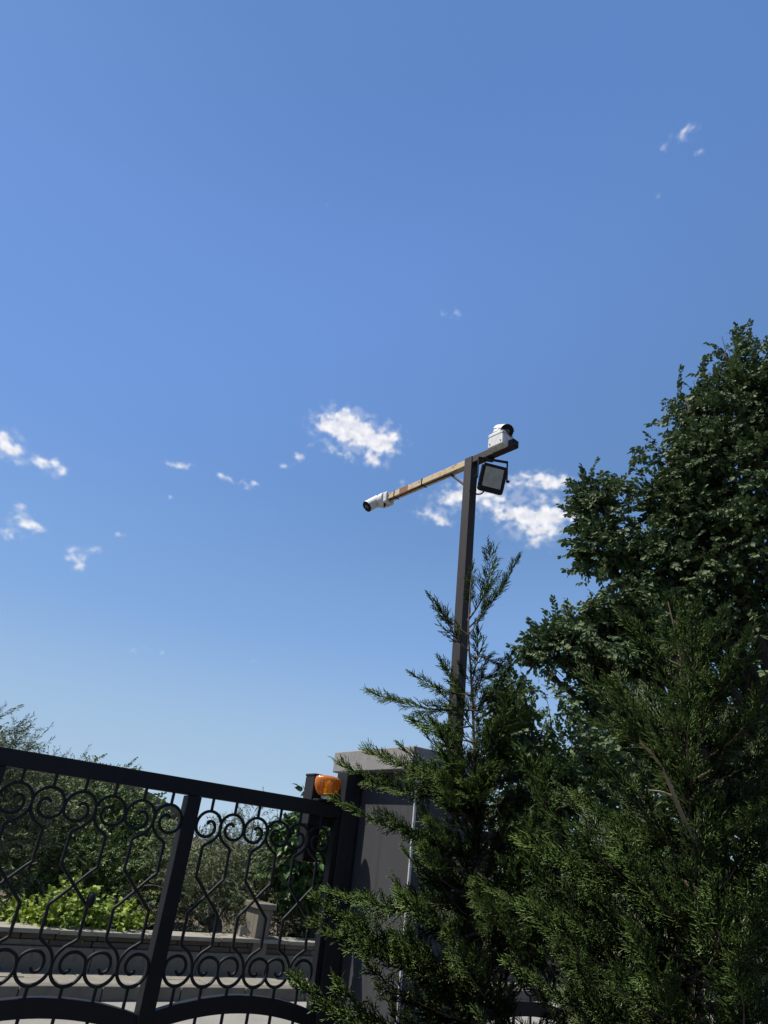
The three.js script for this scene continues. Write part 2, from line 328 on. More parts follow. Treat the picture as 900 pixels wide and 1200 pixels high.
function scrollPanel(root, x0, x1, pairs, r, w, peak, drop, topY) {   // fills one bay between two stiles
  const [g, f] = archRail(x0 - 0.004, x1 + 0.004, peak, drop, 0.066, 0.04);
  part('arch_rail', g.translate(0, 0, -0.045), M.iron, root);
  const bars = [1, -1].map((s) => scrollBar(r, w, s));
  const count = { n: root.userData.bars ?? 0 };
  for (const c of pairs) {
    for (const b of bars) { const m = part('scroll_bar', b, M.iron, root); m.position.set(c, 0, -0.012); }
    for (const s of [-1, 1]) {
      const x = c + s * r;
      part('stem', cyl2(0, 1.655 + r - 0.004, topY + 0.006, 0.0075), M.iron, root).position.set(x, 0, -0.012);
      part('stem', cyl2(0, f(x) - 0.006, 1.06 - r + 0.004, 0.0075), M.iron, root).position.set(x, 0, -0.012);
      part('picket', cyl2(0, 0.14, f(x) - 0.06, 0.0075), M.iron, root).position.set(x, 0, -0.012);
    }
  }
}
{
  const g = bthing('metal_gate', 'black wrought iron gate with scrolls and crossed bars at lower left', 'gate', 0, 0);
  part('top_rail', box(1.80, 0.073, 0.055, -0.645, 1.8135, -0.028, 0.003), M.iron, g);
  for (const [x, w] of [[-1.51, 0.074], [-0.606, 0.07]]) part('stile', box(w, 1.70, 0.07, x, 0.925, -0.034, 0.003), M.iron, g);
  part('stile', box(0.03, 1.70, 0.05, 0.243, 0.925, -0.03, 0.003), M.iron, g);
  part('bottom_rail', [box(0.83, 0.08, 0.05, -1.057, 0.115, -0.03), box(0.797, 0.08, 0.05, -0.171, 0.115, -0.03)], M.iron, g);
  scrollPanel(g, -1.473, -0.641, [-1.330, -1.0565, -0.781], 0.068, 0.078, 0.952, 0.062, 1.777);
  scrollPanel(g, -0.571, 0.228, [-0.4375, -0.177, 0.0735], 0.0645, 0.074, 0.962, 0.060, 1.777);
  part('boss', new THREE.SphereGeometry(0.020, 14, 10).scale(1, 1.6, 0.8).translate(-0.972, 1.305, 0.0), M.iron, g);
}
{ // box and amber lamp on the gate post
  const b = bthing('gate_box', 'black metal box behind the top rail, beside the gate post', 'box', 0.17, -0.12);
  part('case', box(0.16, 0.25, 0.10, 0, 1.853, 0, 0.006), M.steelPost, b);
  part('lid', box(0.165, 0.014, 0.105, 0, 1.985, 0, 0.005), M.steelPost, b);
  part('motor_housing', box(0.085, 0.19, 0.08, -0.03, 1.64, 0, 0.01), M.black, b);
  const l = bthing('warning_lamp', 'amber plastic warning lamp sitting above the right end of the gate', 'lamp', 0.145, 0.0);
  const prof = [[0.001, 0], [0.030, 0], [0.044, 0.008], [0.060, 0.036], [0.0665, 0.062], [0.067, 0.095], [0.063, 0.112], [0.050, 0.122], [0.03, 0.1265], [0.0005, 0.128]].map(([x, y]) => new THREE.Vector2(x, y));
  const lensMat = new THREE.MeshPhysicalMaterial({ roughness: 0.22, transmission: 0.64, thickness: 0.05, ior: 1.3, clearcoat: 0.6, clearcoatRoughness: 0.1, bumpMap: repeat(texStreak, 6, 1), bumpScale: 0.002 });
  lensMat.color.setRGB(0.90, 0.29, 0.012);
  const ribs = new THREE.LatheGeometry(prof, 96), rp = ribs.attributes.position;
  for (let i = 0; i < rp.count; i++) { const a = Math.atan2(rp.getZ(i), rp.getX(i)), k = 1 + 0.008 * Math.cos(a * 24); rp.setX(i, rp.getX(i) * k); rp.setZ(i, rp.getZ(i) * k); }
  ribs.computeVertexNormals();
  part('lens', ribs.scale(1.16, 0.84, 0.80).translate(-0.008, 1.877, 0.005), lensMat, l);
  const bulb = std(0.9, 0.75, 0.35, 0.3);
  part('bulb', new THREE.SphereGeometry(0.016, 14, 10).scale(1, 1.5, 1).translate(-0.006, 1.935, 0.005), bulb, l);
  part('socket', [cyl(0.016, 0.02, 0.03, 14).translate(-0.006, 1.905, 0.005)], M.white, l);
  part('seam', [cyl(0.040, 0.040, 0.004, 24).translate(-0.008, 1.879, 0.005)], M.black, l);
  part('base', [cyl(0.036, 0.03, 0.016, 18).translate(0, 1.869, 0.005)], M.white, l);
  part('bracket', [box(0.09, 0.008, 0.10, 0.0, 1.857, -0.035, 0.001), box(0.02, 0.03, 0.03, 0.055, 1.84, -0.02, 0.002)], M.steelPost, l);
}
{ // the same ironwork goes on as a fence beyond the pillar, behind the junipers
  const f = bthing('iron_fence', 'black scrolled iron fence on a low wall, behind the junipers', 'fence', 0, 0.14);
  part('plinth', box(3.9, 0.42, 0.2, 2.90, 0.21, -0.03, 0.006), M.paint, f);
  part('top_rail', box(3.8, 0.05, 0.05, 2.95, 1.802, -0.028, 0.003), M.iron, f);
  for (const x of [1.12, 2.04, 2.96, 3.88, 4.80]) part('stile', box(0.06, 1.36, 0.06, x, 1.10, -0.03, 0.003), M.iron, f);
  for (let k = 0; k < 4; k++) { const x = 1.15 + k * 0.92; scrollPanel(f, x, x + 0.86, [x + 0.155, x + 0.43, x + 0.705], 0.068, 0.078, 0.962, 0.06, 1.777); }
}

// ---------------------------------------------------------------- camera pole with its arm, cameras and floodlight
const PT = -51 * D2R, PP = V(0.630, 0, -4.450), PH = 4.425;
const ppos = (x, y, z) => V(x, y, z).applyAxisAngle(V(0, 1, 0), PT).add(PP);
{
  const p = thing('camera_pole', 'dark brown square steel pole with a crossarm rising beside the gate pillar', 'pole', PP.toArray(), PT);
  part('post', box(0.076, PH + 0.03, 0.076, 0, (PH + 0.03) / 2, 0, 0.004), M.brownSteel, p);
  part('arm', box(0.43 - 0.0385, 0.06, 0.062, 0.0385 + (0.43 - 0.0385) / 2, PH, 0, 0.004), M.brownSteel, p);
  tag(part('arm', box(0.98 - 0.0385, 0.055, 0.058, -0.0385 - (0.98 - 0.0385) / 2, PH - 0.004, 0, 0.004), M.rustSteel, p), 'rusty left half of the crossarm');
  part('brace', limb([V(-0.215, PH - 0.03, 0), V(-0.125, PH - 0.117, 0), V(-0.036, PH - 0.205, 0)], 0.011, 0.011, 4, 6), M.brownSteel, p);
  tag(part('patch', box(0.10, 0.056, 0.002, -0.74, PH - 0.004, 0.0295, 0), M.rust, p), 'flaking orange rust on the arm');
  for (const x of [-0.52, -0.86]) part('strap', box(0.012, 0.061, 0.064, x, PH - 0.004, 0, 0.002), M.black, p);
  for (const k of [-1, 1]) part('weld', new THREE.SphereGeometry(0.009, 8, 6).scale(1, 1, 3.4).translate(k * 0.04, PH - 0.032, 0), M.brownSteel, p);
  part('end_cap', box(0.006, 0.056, 0.058, 0.434, PH, 0, 0.001), M.black, p);
  part('base_plate', box(0.2, 0.012, 0.2, 0, 0.03, 0, 0.002), M.brownSteel, p);
  part('cable', tube([V(-0.95, PH - 0.038, 0.012), V(-0.80, PH - 0.041, 0.012), V(-0.62, PH - 0.039, 0.015), V(-0.40, PH - 0.040, 0.012), V(-0.22, PH - 0.038, 0.01)], 0.005, 30, 5), M.black, p);
}
function crumple(r, seed) {                                           // loose wrapping: a ball pulled into folds
  const g = new THREE.SphereGeometry(r, 36, 26), p = g.attributes.position;
  for (let i = 0; i < p.count; i++) { const v = V(p.getX(i), p.getY(i), p.getZ(i)), u = v.clone().multiplyScalar(1 / r), k = 1 + 0.13 * Math.abs(n3(u.x * 1.7 + seed, u.y * 2.4, u.z * 1.7)) - 0.10 * Math.abs(n3(u.x * 3.5, u.y * 3.5 + seed, u.z * 3.5)); p.setXYZ(i, v.x * k, v.y * k, v.z * k); }
  g.computeVertexNormals();
  return g;
}
function bullet(root, from, dir, len, rad, hood) {                    // camera body: tube, sunshield, dark face with a lens ring
  const d = dir.clone().normalize(), q = new THREE.Quaternion().setFromUnitVectors(V(0, 1, 0), d);
  const place = (g) => g.applyQuaternion(q).translate(from.x, from.y, from.z);
  const prof = [[0.001, 0], [rad * 0.72, 0], [rad * 0.9, 0.012], [rad, 0.03], [rad, len * 0.93], [rad * 0.98, len]].map(([x, y]) => new THREE.Vector2(x, y));
  part('housing', place(new THREE.LatheGeometry(prof, 28)), M.white, root);
  const face = part('front', place(cyl(rad * 0.97, rad * 0.97, 0.012, 28).translate(0, len - 0.002, 0)), M.black, root);
  part('lens', place(new THREE.SphereGeometry(rad * 0.42, 18, 12).scale(1, 0.4, 1).translate(0, len + 0.003, 0)), M.lens, face);
  part('ring', place(new THREE.TorusGeometry(rad * 0.52, 0.003, 6, 24).rotateX(Math.PI / 2).translate(0, len + 0.005, 0)), M.black, face);
  // sunshield: the upper half shell, reaching past the face
  const up = V(0, 1, 0).applyQuaternion(q.clone().invert()), a0 = Math.atan2(up.x, up.z);
  const sh = new THREE.CylinderGeometry(rad * 1.07, rad * 1.07, len * 0.96, 24, 1, true, a0 - hood, hood * 2).translate(0, len * 0.56, 0);
  const inner = new THREE.CylinderGeometry(rad * 1.035, rad * 1.035, len * 0.96, 24, 1, true, a0 - hood, hood * 2).translate(0, len * 0.56, 0);
  part('sunshield', [place(sh), place(inner)], M.white, root);
}
{
  const o = ppos(-1.0, 0, 0), c = thing('security_camera', 'white bullet camera aimed left and down from the far end of the rusty arm', 'camera', [o.x, PH, o.z], PT);
  part('junction_box', [cyl(0.068, 0.068, 0.055, 28).rotateZ(Math.PI / 2).translate(-0.012, -0.005, 0), box(0.07, 0.10, 0.10, 0.028, -0.008, 0, 0.01)], M.white, c);
  part('mount_ring', new THREE.TorusGeometry(0.052, 0.010, 8, 28).rotateY(Math.PI / 2).translate(-0.042, -0.004, 0), M.white, c);
  part('mount_neck', [cyl(0.036, 0.048, 0.035, 20).rotateZ(Math.PI / 2).translate(-0.058, 0.0, 0), new THREE.SphereGeometry(0.030, 16, 12).translate(-0.085, 0.004, 0)], M.greyPlastic, c);
  const dir = V(-0.66, -0.70, 0.32).applyAxisAngle(V(0, 1, 0), -PT);
  bullet(c, V(-0.085, 0.012, 0.006), dir, 0.145, 0.05, 1.45);
  part('wrap', crumple(0.052, 3).scale(0.8, 1.05, 1).translate(-0.055, -0.008, 0.004), M.white, c);
  part('cable_gland', cyl(0.009, 0.009, 0.03, 10).translate(0.02, -0.075, 0.02), M.black, c);
}
{
  const o = ppos(0.315, 0, 0), c = thing('security_camera', 'white camera with a round black face above the near end of the arm', 'camera', [o.x, PH + 0.03, o.z], PT);
  part('junction_box', box(0.145, 0.13, 0.13, 0, 0.01, 0.03, 0.012), M.white, c);
  part('cover_seam', box(0.149, 0.006, 0.134, 0, 0.045, 0.03, 0.001), M.greyPlastic, c);
  part('mount_neck', [cyl(0.044, 0.05, 0.03, 22).translate(0.0, 0.085, 0.02), new THREE.SphereGeometry(0.034, 18, 12).translate(0, 0.105, 0.02)], M.white, c);
  part('wrap', crumple(0.058, 9).scale(1.1, 0.72, 1).translate(0.0, 0.088, 0.03), M.white, c);
  for (const x of [-0.05, 0.05]) part('screw', new THREE.SphereGeometry(0.006, 8, 6).translate(x, -0.02, 0.096), M.greyPlastic, c);
  bullet(c, V(-0.05, 0.145, 0.0), V(0.80, -0.50, 0.32), 0.15, 0.053, 1.35);
}
{
  const o = ppos(0.195, 0, -0.03), f = thing('floodlight', 'black square floodlight with a grey panel hanging under the right arm', 'floodlight', [o.x, PH - 0.207, o.z], 4 * D2R);
  const tilt = (g) => g.scale(0.9, 0.88, 0.9).rotateZ(-5 * D2R).rotateX(18 * D2R);
  part('housing', tilt(new RoundedBoxGeometry(0.222, 0.245, 0.05, 4, 0.024).translate(0, 0, 0)), M.black, f);
  part('bezel', [tilt(box(0.19, 0.028, 0.008, 0, 0.1065, 0.025, 0.004)), tilt(box(0.19, 0.040, 0.008, 0, -0.1005, 0.025, 0.004)), tilt(box(0.03, 0.173, 0.008, -0.093, 0.006, 0.025, 0.003)), tilt(box(0.03, 0.173, 0.008, 0.093, 0.006, 0.025, 0.003))], M.black, f);
  const glass = new THREE.MeshPhysicalMaterial({ roughness: 0.18, clearcoat: 0.8, clearcoatRoughness: 0.08, map: repeat(texMottle, 3) }); glass.color.setRGB(0.29, 0.31, 0.295);
  part('panel', tilt(box(0.163, 0.174, 0.006, 0, 0.006, 0.024, 0)), glass, f);
  for (let i = 0; i < 7; i++) part('fin', tilt(box(0.004, 0.19, 0.02, -0.075 + i * 0.025, 0, -0.026, 0.001)), M.black, f);
  const br = (x) => [V(x, 0.135, 0), V(x, 0.02, 0)];
  part('bracket', [box(0.232, 0.007, 0.03, 0, 0.168, 0, 0.002), box(0.007, 0.175, 0.028, -0.1125, 0.083, 0, 0.002), box(0.007, 0.175, 0.028, 0.1125, 0.083, 0, 0.002), box(0.07, 0.012, 0.05, -0.03, 0.1665, 0, 0.002)], M.black, f);
  for (const s of [-1, 1]) part('bolt', cyl(0.010, 0.010, 0.022, 10).rotateZ(Math.PI / 2).translate(s * 0.121, 0.0, 0), M.black, f);
  part('cable', tube([V(-0.05, -0.10, -0.01), V(-0.075, -0.135, -0.01), V(-0.12, -0.15, 0.0), V(-0.17, -0.135, 0.01)], 0.006, 20, 6), M.black, f);
}
{ // a house beyond the olive trees
  const d = 26, c = at(206, 950, d), h = thing('house', 'white house with a grey tiled roof showing above the olive trees', 'house', [c.x, 0, c.z], 8 * D2R);
  part('wall', box(9, c.y - 0.25, 6, -4.6, (c.y - 0.25) / 2, -3.4, 0.01), M.wallWhite, h);
  const s = new THREE.Shape([[-9.9, -0.22], [0.45, -0.22], [0.45, -0.06], [-2.6, 1.02], [-6.9, 1.02], [-9.9, -0.06]].map((p) => new THREE.Vector2(...p)));
  const roof = part('roof', new THREE.ExtrudeGeometry(s, { depth: 7, bevelEnabled: false }).translate(0, c.y, -7), M.roof, h);
  part('eaves_board', box(10.4, 0.16, 0.04, -4.725, c.y - 0.14, 0.025, 0.004), M.stoneDark, roof);
  for (const x of [-1.6, -4.2, -6.8]) { const w = part('window', box(1.1, 1.2, 0.06, x, 1.9, -0.39, 0.01), M.stoneDark, h); part('pane', box(0.94, 1.04, 0.02, x, 1.9, -0.35, 0), M.lens, w); }
}

// ---------------------------------------------------------------- plants
// leaves: a mesh of small folded blades; each blade is given by its foot, its direction, its up side, its length and width
class Blades {
  constructor() { this.p = []; this.n = []; this.c = []; }
  tri(a, b, c, col) { const n = b.clone().sub(a).cross(c.clone().sub(a)).normalize(); for (const v of [a, b, c]) { this.p.push(v.x, v.y, v.z); this.n.push(n.x, n.y, n.z); this.c.push(...col); } }
  leaf(foot, dir, up, L, W, col, { fold = 0.35, droop = 0.25, prof = [[0, 0], [0.16, 0.62], [0.42, 1], [0.74, 0.66], [1, 0]] } = {}) {
    const x = dir.clone().normalize(), z = x.clone().cross(up).normalize(), y = z.clone().cross(x);
    const P = (t, s, w) => foot.clone().addScaledVector(x, t * L).addScaledVector(z, s * w * W * 0.5).addScaledVector(y, fold * Math.abs(s) * w * W * 0.5 - droop * t * t * L);
    for (const s of [-1, 1]) for (let i = 0; i < prof.length - 1; i++) {
      const [t0, w0] = prof[i], [t1, w1] = prof[i + 1], m0 = P(t0, 0, 0), m1 = P(t1, 0, 0), e0 = P(t0, s, w0), e1 = P(t1, s, w1);
      const c = col.map((v) => v * (s > 0 ? 1 : 0.94));
      if (w1 > 0) this.tri(m0, s > 0 ? e1 : m1, s > 0 ? m1 : e1, c);
      if (w0 > 0) this.tri(m0, s > 0 ? e0 : (w1 > 0 ? e1 : m1), s > 0 ? (w1 > 0 ? e1 : m1) : e0, c);
    }
  }
  // a thin three-sided spindle, for twigs and needles
  spindle(a, b, r0, r1, col, colTip = col, mid = 1.15) {
    const d = b.clone().sub(a), x = d.clone().normalize(), u = Math.abs(x.y) < 0.9 ? V(0, 1, 0) : V(1, 0, 0), y = x.clone().cross(u).normalize(), z = x.clone().cross(y);
    const ring = (t, r) => [0, 1, 2].map((k) => { const w = k * 2.0944, n = y.clone().multiplyScalar(Math.cos(w)).addScaledVector(z, Math.sin(w)); return [a.clone().addScaledVector(d, t).addScaledVector(n, r), n]; });
    const A = ring(0, r0), B = ring(0.45, (r0 + r1) * 0.5 * mid + r0 * 0.15), tip = b;
    const put = (v, c) => { this.p.push(v[0].x, v[0].y, v[0].z); this.n.push(v[1].x, v[1].y, v[1].z); this.c.push(...c); };
    const cm = col.map((v, i) => (v + colTip[i]) / 2);
    for (let k = 0; k < 3; k++) {
      const l = (k + 1) % 3;
      put(A[k], col); put(B[k], cm); put(B[l], cm); put(A[k], col); put(B[l], cm); put(A[l], col);
      put(B[k], cm); put([tip, B[k][1]], colTip); put(B[l], cm);
    }
  }
  build() {
    const g = new THREE.BufferGeometry();
    g.setAttribute('position', new THREE.Float32BufferAttribute(this.p, 3)); g.setAttribute('normal', new THREE.Float32BufferAttribute(this.n, 3)); g.setAttribute('color', new THREE.Float32BufferAttribute(this.c, 3));
    return g;
  }
}
const leafMat = (rough, trans) => new THREE.MeshPhysicalMaterial({ color: 0xffffff, vertexColors: true, roughness: rough, transmission: trans, thickness: 0, specularIntensity: 0.3, side: THREE.DoubleSide });
const rv = (R) => { const z = R() * 2 - 1, a = R() * 6.2832, s = Math.sqrt(1 - z * z); return V(Math.cos(a) * s, z, Math.sin(a) * s); };
// a twig along +x that carries leaves on both sides
function twig(R, { n, len, L, W, col, vary = 0.3, angle = 0.9, droop = 0.25, fold = 0.35, spread = 0.35, stem = 0.0016, prof, tint = [0, 0, 0] }) {
  const b = new Blades();
  b.spindle(V(0, 0, 0), V(len, 0, 0), stem, stem * 0.5, [0.05, 0.045, 0.03], [0.05, 0.06, 0.03], 1);
  for (let i = 0; i <= n; i++) {
    const t = i / n, s = i % 2 ? 1 : -1, a = i === n ? 0.1 : angle * (0.8 + R() * 0.5) * (1 - 0.35 * t);
    const dir = V(Math.cos(a), (R() - 0.6) * spread, Math.sin(a) * s), up = V((R() - 0.5) * 1.6 * (0.5 + spread), 1, (R() - 0.5) * 2.2 * (0.5 + spread)).normalize();
    const k = 1 + (R() - 0.5) * 2 * vary, c = col.map((v, j) => v * k + tint[j] * R());
    b.leaf(V(len * (0.12 + 0.88 * t), 0, 0), dir, up, L * (0.7 + R() * 0.5) * (1 - 0.25 * t), W * (0.75 + R() * 0.4) * (1 - 0.2 * t), c, { fold: fold * (0.4 + R()), droop: droop * R() * 1.6, ...(prof ? { prof } : {}) });
  }
  return b.build();
}
const Rt = rng(301);
const TWIGS = {
  elm: [twig(Rt, { n: 11, len: 0.24, L: 0.070, W: 0.046, col: [0.062, 0.104, 0.040], droop: 0.35, spread: 0.9 }), twig(Rt, { n: 9, len: 0.20, L: 0.066, W: 0.044, col: [0.078, 0.120, 0.046], droop: 0.4, spread: 0.9 })],
  olive: [twig(Rt, { n: 17, len: 0.24, L: 0.055, W: 0.012, col: [0.105, 0.128, 0.068], angle: 0.75, droop: 0.1, fold: 0.2, spread: 1.2, prof: [[0, 0.2], [0.5, 1], [1, 0]] }), twig(Rt, { n: 14, len: 0.2, L: 0.055, W: 0.013, col: [0.11, 0.145, 0.07], angle: 0.8, droop: 0.1, fold: 0.2, spread: 1.4, prof: [[0, 0.2], [0.5, 1], [1, 0]] })],
  bush: [twig(Rt, { n: 11, len: 0.22, L: 0.06, W: 0.034, col: [0.10, 0.15, 0.045], spread: 0.9 }), twig(Rt, { n: 9, len: 0.2, L: 0.055, W: 0.03, col: [0.12, 0.165, 0.06], spread: 0.9 })],
  vine: [twig(Rt, { n: 6, len: 0.30, L: 0.12, W: 0.12, col: [0.19, 0.265, 0.038], spread: 0.9, droop: 0.5, prof: [[0, 0.5], [0.12, 1], [0.35, 0.72], [0.5, 0.95], [0.75, 0.4], [1, 0]] }), twig(Rt, { n: 5, len: 0.26, L: 0.10, W: 0.10, col: [0.155, 0.23, 0.035], spread: 0.9, droop: 0.5, prof: [[0, 0.5], [0.12, 1], [0.35, 0.72], [0.5, 0.95], [0.75, 0.4], [1, 0]] })],
  broad: [twig(Rt, { n: 8, len: 0.30, L: 0.13, W: 0.075, col: [0.05, 0.10, 0.03], droop: 0.7, spread: 0.5 })],
};
const LEAFMATS = { elm: leafMat(0.6, 0.36), olive: leafMat(0.5, 0.12), bush: leafMat(0.5, 0.25), vine: leafMat(0.55, 0.4), broad: leafMat(0.4, 0.25) };
// a crown: twigs spread through lobes, thicker towards the outside and broken up by noise; lobe = [centre, rx, ry, rz, twigs]
function crown(root, kind, lobes, { seed = 1, scale = 1, hang = 0.25, rough = 0.35, freq = 1.6, gap = -0.35, inner = 0.45 } = {}) {
  const R = rng(seed), lists = TWIGS[kind].map(() => []), o = root.position;
  for (const [c, rx, ry, rz, n] of lobes) for (let i = 0, tries = 0; i < n && tries < n * 4; tries++) {
    const d = rv(R), k = Math.pow(lerp(inner, 1, Math.sqrt(R())), 1);
    const bump = 1 + rough * n3(c.x + d.x * freq, c.y + d.y * freq, c.z + d.z * freq) + 0.15 * n3(d.x * 4 + c.x, d.y * 4, d.z * 4 + c.y);
    const p = V(c.x + d.x * rx * k * bump, c.y + d.y * ry * k * bump, c.z + d.z * rz * k * bump);
    if (n3(p.x * 1.9, p.y * 1.9, p.z * 1.9 + seed) < gap) continue;   // gaps between the boughs
    if (p.y < 0.35) continue;
    i++;
    const dir = d.clone().multiplyScalar(0.8).add(rv(R).multiplyScalar(0.75)); dir.y = dir.y * 0.7 + 0.15 - hang * R() * 1.4; dir.normalize();
    lists[Math.floor(R() * lists.length)].push([p, dir, R() * 6.2832, scale * (0.75 + 0.5 * R()), R()]);
  }
  lists.forEach((list, k) => {
    const m = new THREE.InstancedMesh(TWIGS[kind][k], LEAFMATS[kind], list.length), mat = new THREE.Matrix4(), q = new THREE.Quaternion(), x = V(1, 0, 0), col = new THREE.Color();
    list.forEach(([p, dir, roll, s, t], i) => {
      const z = dir.clone().cross(V(0, 1, 0)).normalize(), y = z.clone().cross(dir);
      mat.makeBasis(dir, y, z); q.setFromRotationMatrix(mat); q.multiply(new THREE.Quaternion().setFromAxisAngle(x, (roll - Math.PI) * 0.35));
      mat.compose(p.clone().sub(o), q, V(s, s, s)); m.setMatrixAt(i, mat);
      const f = 0.72 + 0.5 * t; m.setColorAt(i, col.setRGB(f * (0.95 + 0.15 * t), f, f * (1.03 - 0.1 * t)));
    });
    m.name = k ? 'crown_' + String(k).padStart(3, '0') : 'crown'; m.castShadow = m.receiveShadow = true; m.userData.kind = 'stuff';
    root.add(m);
  });
}
function tree(name, label, group, base, kind, lobes, opt, trunkR = 0.12, barkMat = M.bark, cat = 'tree') {
  const t = thing(name, label, cat, base.toArray(), 0, group), R = rng((opt.seed ?? 1) + 900);
  const top = lobes.reduce((s, l) => s.add(l[0]), V(0, 0, 0)).multiplyScalar(1 / lobes.length).sub(base);
  const fork = V(top.x * 0.15, top.y * 0.42, top.z * 0.15), bend = () => V((R() - 0.5) * 0.25, 0, (R() - 0.5) * 0.25);
  part('trunk', limb([V(0, -0.1, 0), V(0, fork.y * 0.5, 0).add(bend()), fork], trunkR * 1.25, trunkR * 0.8), barkMat, t);
  for (const [c, rx, ry, rz] of lobes) {
    const e = c.clone().sub(base), m = fork.clone().lerp(e, 0.5).add(bend()); m.y -= 0.1;
    if (rx < 0.1) { const back = fork.clone().sub(e).setLength(0.3); part('limb', limb([e.clone().add(back), e.clone().addScaledVector(back, 0.45).add(V(0, 0.03, 0)), e], 0.006, 0.002, 10, 5), barkMat, t); continue; }
    const gs = [limb([fork.clone().addScaledVector(V(0, -1, 0), trunkR), m, e], trunkR * (rx > 0.12 ? 0.5 : 0.1), trunkR * (rx > 0.12 ? 0.14 : 0.03))];
    for (let i = 0; i < (rx > 0.24 ? 7 : 1); i++) { const d = rv(R); d.y = Math.abs(d.y) * 0.6 - 0.1; const f = fork.clone().lerp(e, 0.62 + R() * 0.36), g = e.clone().add(V(d.x * rx, d.y * ry, d.z * rz).multiplyScalar(0.85)); gs.push(limb([f, f.clone().lerp(g, 0.5).add(V(0, 0.06, 0)), g], trunkR * 0.13, trunkR * 0.03, 10, 5)); }
    part('limb', gs, barkMat, t);
  }
  crown(t, kind, lobes, opt);
  return t;
}
const L = (px, py, d, r, n, ry = r, rz = r) => [at(px, py, d), r, ry, rz, n];

// the big broad-leaved tree on the right and its smaller neighbour
tree('broadleaf_tree', 'tall dark green broad-leaved tree filling the right edge behind the junipers', null, V(3.9, 0, -5.4), 'elm', [
  L(850, 415, 6.3, 0.15, 44, 0.16), L(905, 462, 6.3, 0.42, 360, 0.42), L(930, 500, 6.3, 0.6, 500), L(868, 480, 6.2, 0.42, 380), L(806, 470, 6.2, 0.16, 70, 0.13), L(830, 490, 6.2, 0.2, 110, 0.16), L(780, 532, 6.2, 0.16, 60, 0.11), L(820, 530, 6.1, 0.27, 200, 0.2),
  L(860, 560, 6.1, 0.45, 420), L(920, 600, 6.2, 0.6, 480), L(694, 578, 6.0, 0.13, 80, 0.13), L(708, 602, 6.0, 0.19, 150, 0.26), L(706, 645, 6.0, 0.2, 150, 0.22), L(758, 668, 6.1, 0.3, 230), L(785, 594, 6.1, 0.26, 190, 0.2), L(815, 620, 6.2, 0.42, 400), L(870, 660, 6.2, 0.6, 520),
  L(800, 690, 6.1, 0.5, 480), L(728, 702, 5.9, 0.32, 280, 0.28), L(706, 752, 5.8, 0.40, 380, 0.34), L(652, 768, 5.7, 0.22, 150, 0.2), L(640, 790, 5.7, 0.15, 70, 0.14), L(760, 770, 6.0, 0.45, 380), L(860, 790, 6.3, 0.7, 520), L(690, 805, 5.8, 0.2, 110, 0.18), L(750, 860, 6.2, 0.38, 240), L(800, 930, 6.4, 0.7, 480), L(900, 920, 6.4, 0.8, 480), L(850, 1080, 6.5, 0.8, 400),
  ...[[846, 394],[852, 402],[798, 464],[770, 533],[778, 528],[684, 570],[700, 560],[722, 572],[684, 604],[702, 655],[752, 566],[688, 690],[652, 742],[626, 770],[634, 802],[664, 828],[716, 836],[742, 560],[790, 500],[812, 446],[880, 404]].map(([x, y]) => L(x, y, 6.05, 0.07, 7)),
], { seed: 21, hang: 0.5, rough: 0.34, freq: 3.0, gap: -0.16, inner: 0.25, scale: 0.82 }, 0.16);
tree('small_tree', 'low broad-leaved tree between the first juniper and the tall tree', null, V(1.75, 0, -5.0), 'elm', [
  L(622, 852, 5.3, 0.26, 230, 0.26), L(606, 812, 5.3, 0.10, 36, 0.15), L(650, 900, 5.4, 0.38, 380), L(690, 935, 5.5, 0.36, 300), L(610, 930, 5.3, 0.34, 280), L(650, 1000, 5.4, 0.5, 380), L(604, 796, 5.3, 0.05, 6), L(640, 816, 5.3, 0.06, 8), L(597, 808, 5.3, 0.05, 6), L(668, 862, 5.4, 0.06, 7), L(720, 1010, 5.5, 0.5, 320), L(600, 1060, 5.5, 0.4, 240),
], { seed: 33, hang: 0.2, rough: 0.35, freq: 2.5, gap: -0.35, inner: 0.25, scale: 0.72 }, 0.06);

// olive trees and shrubs behind the wall across the street
const OL = 'olive trees behind the wall across the street';
const foot = (px, py, d) => { const p = at(px, py, d); return V(p.x, 0.34, p.z); };
tree('olive_tree', 'tall grey-green olive tree at the left edge of the view', OL, foot(-30, 1000, 11.5), 'olive', [
  L(-30, 895, 11.2, 0.72, 380, 0.66), L(20, 945, 11.4, 0.55, 320, 0.42), L(14, 882, 11.4, 0.28, 80, 0.3), L(-60, 960, 11.5, 0.9, 420), L(10, 985, 11.2, 0.8, 380), L(45, 950, 11.6, 0.7, 300),
], { seed: 41, hang: 0.0, gap: -0.35, inner: 0.2, scale: 1.15 }, 0.14, M.oliveBark);
tree('small_leaved_tree', 'green small-leaved tree whose tips just clear the gate rail left of the middle stile', null, foot(115, 1040, 12.4), 'bush', [
  L(85, 945, 12.3, 0.72, 420, 0.55), L(122, 940, 12.6, 0.55, 300, 0.48), L(140, 905, 12.6, 0.14, 14, 0.14), L(108, 900, 12.6, 0.14, 12, 0.12), L(158, 968, 12.6, 0.42, 240), L(100, 1000, 12.0, 0.8, 460), L(150, 1015, 12.3, 0.6, 340),
], { seed: 42, hang: 0.0, gap: -0.35, inner: 0.2, scale: 0.9 }, 0.13, M.oliveBark);
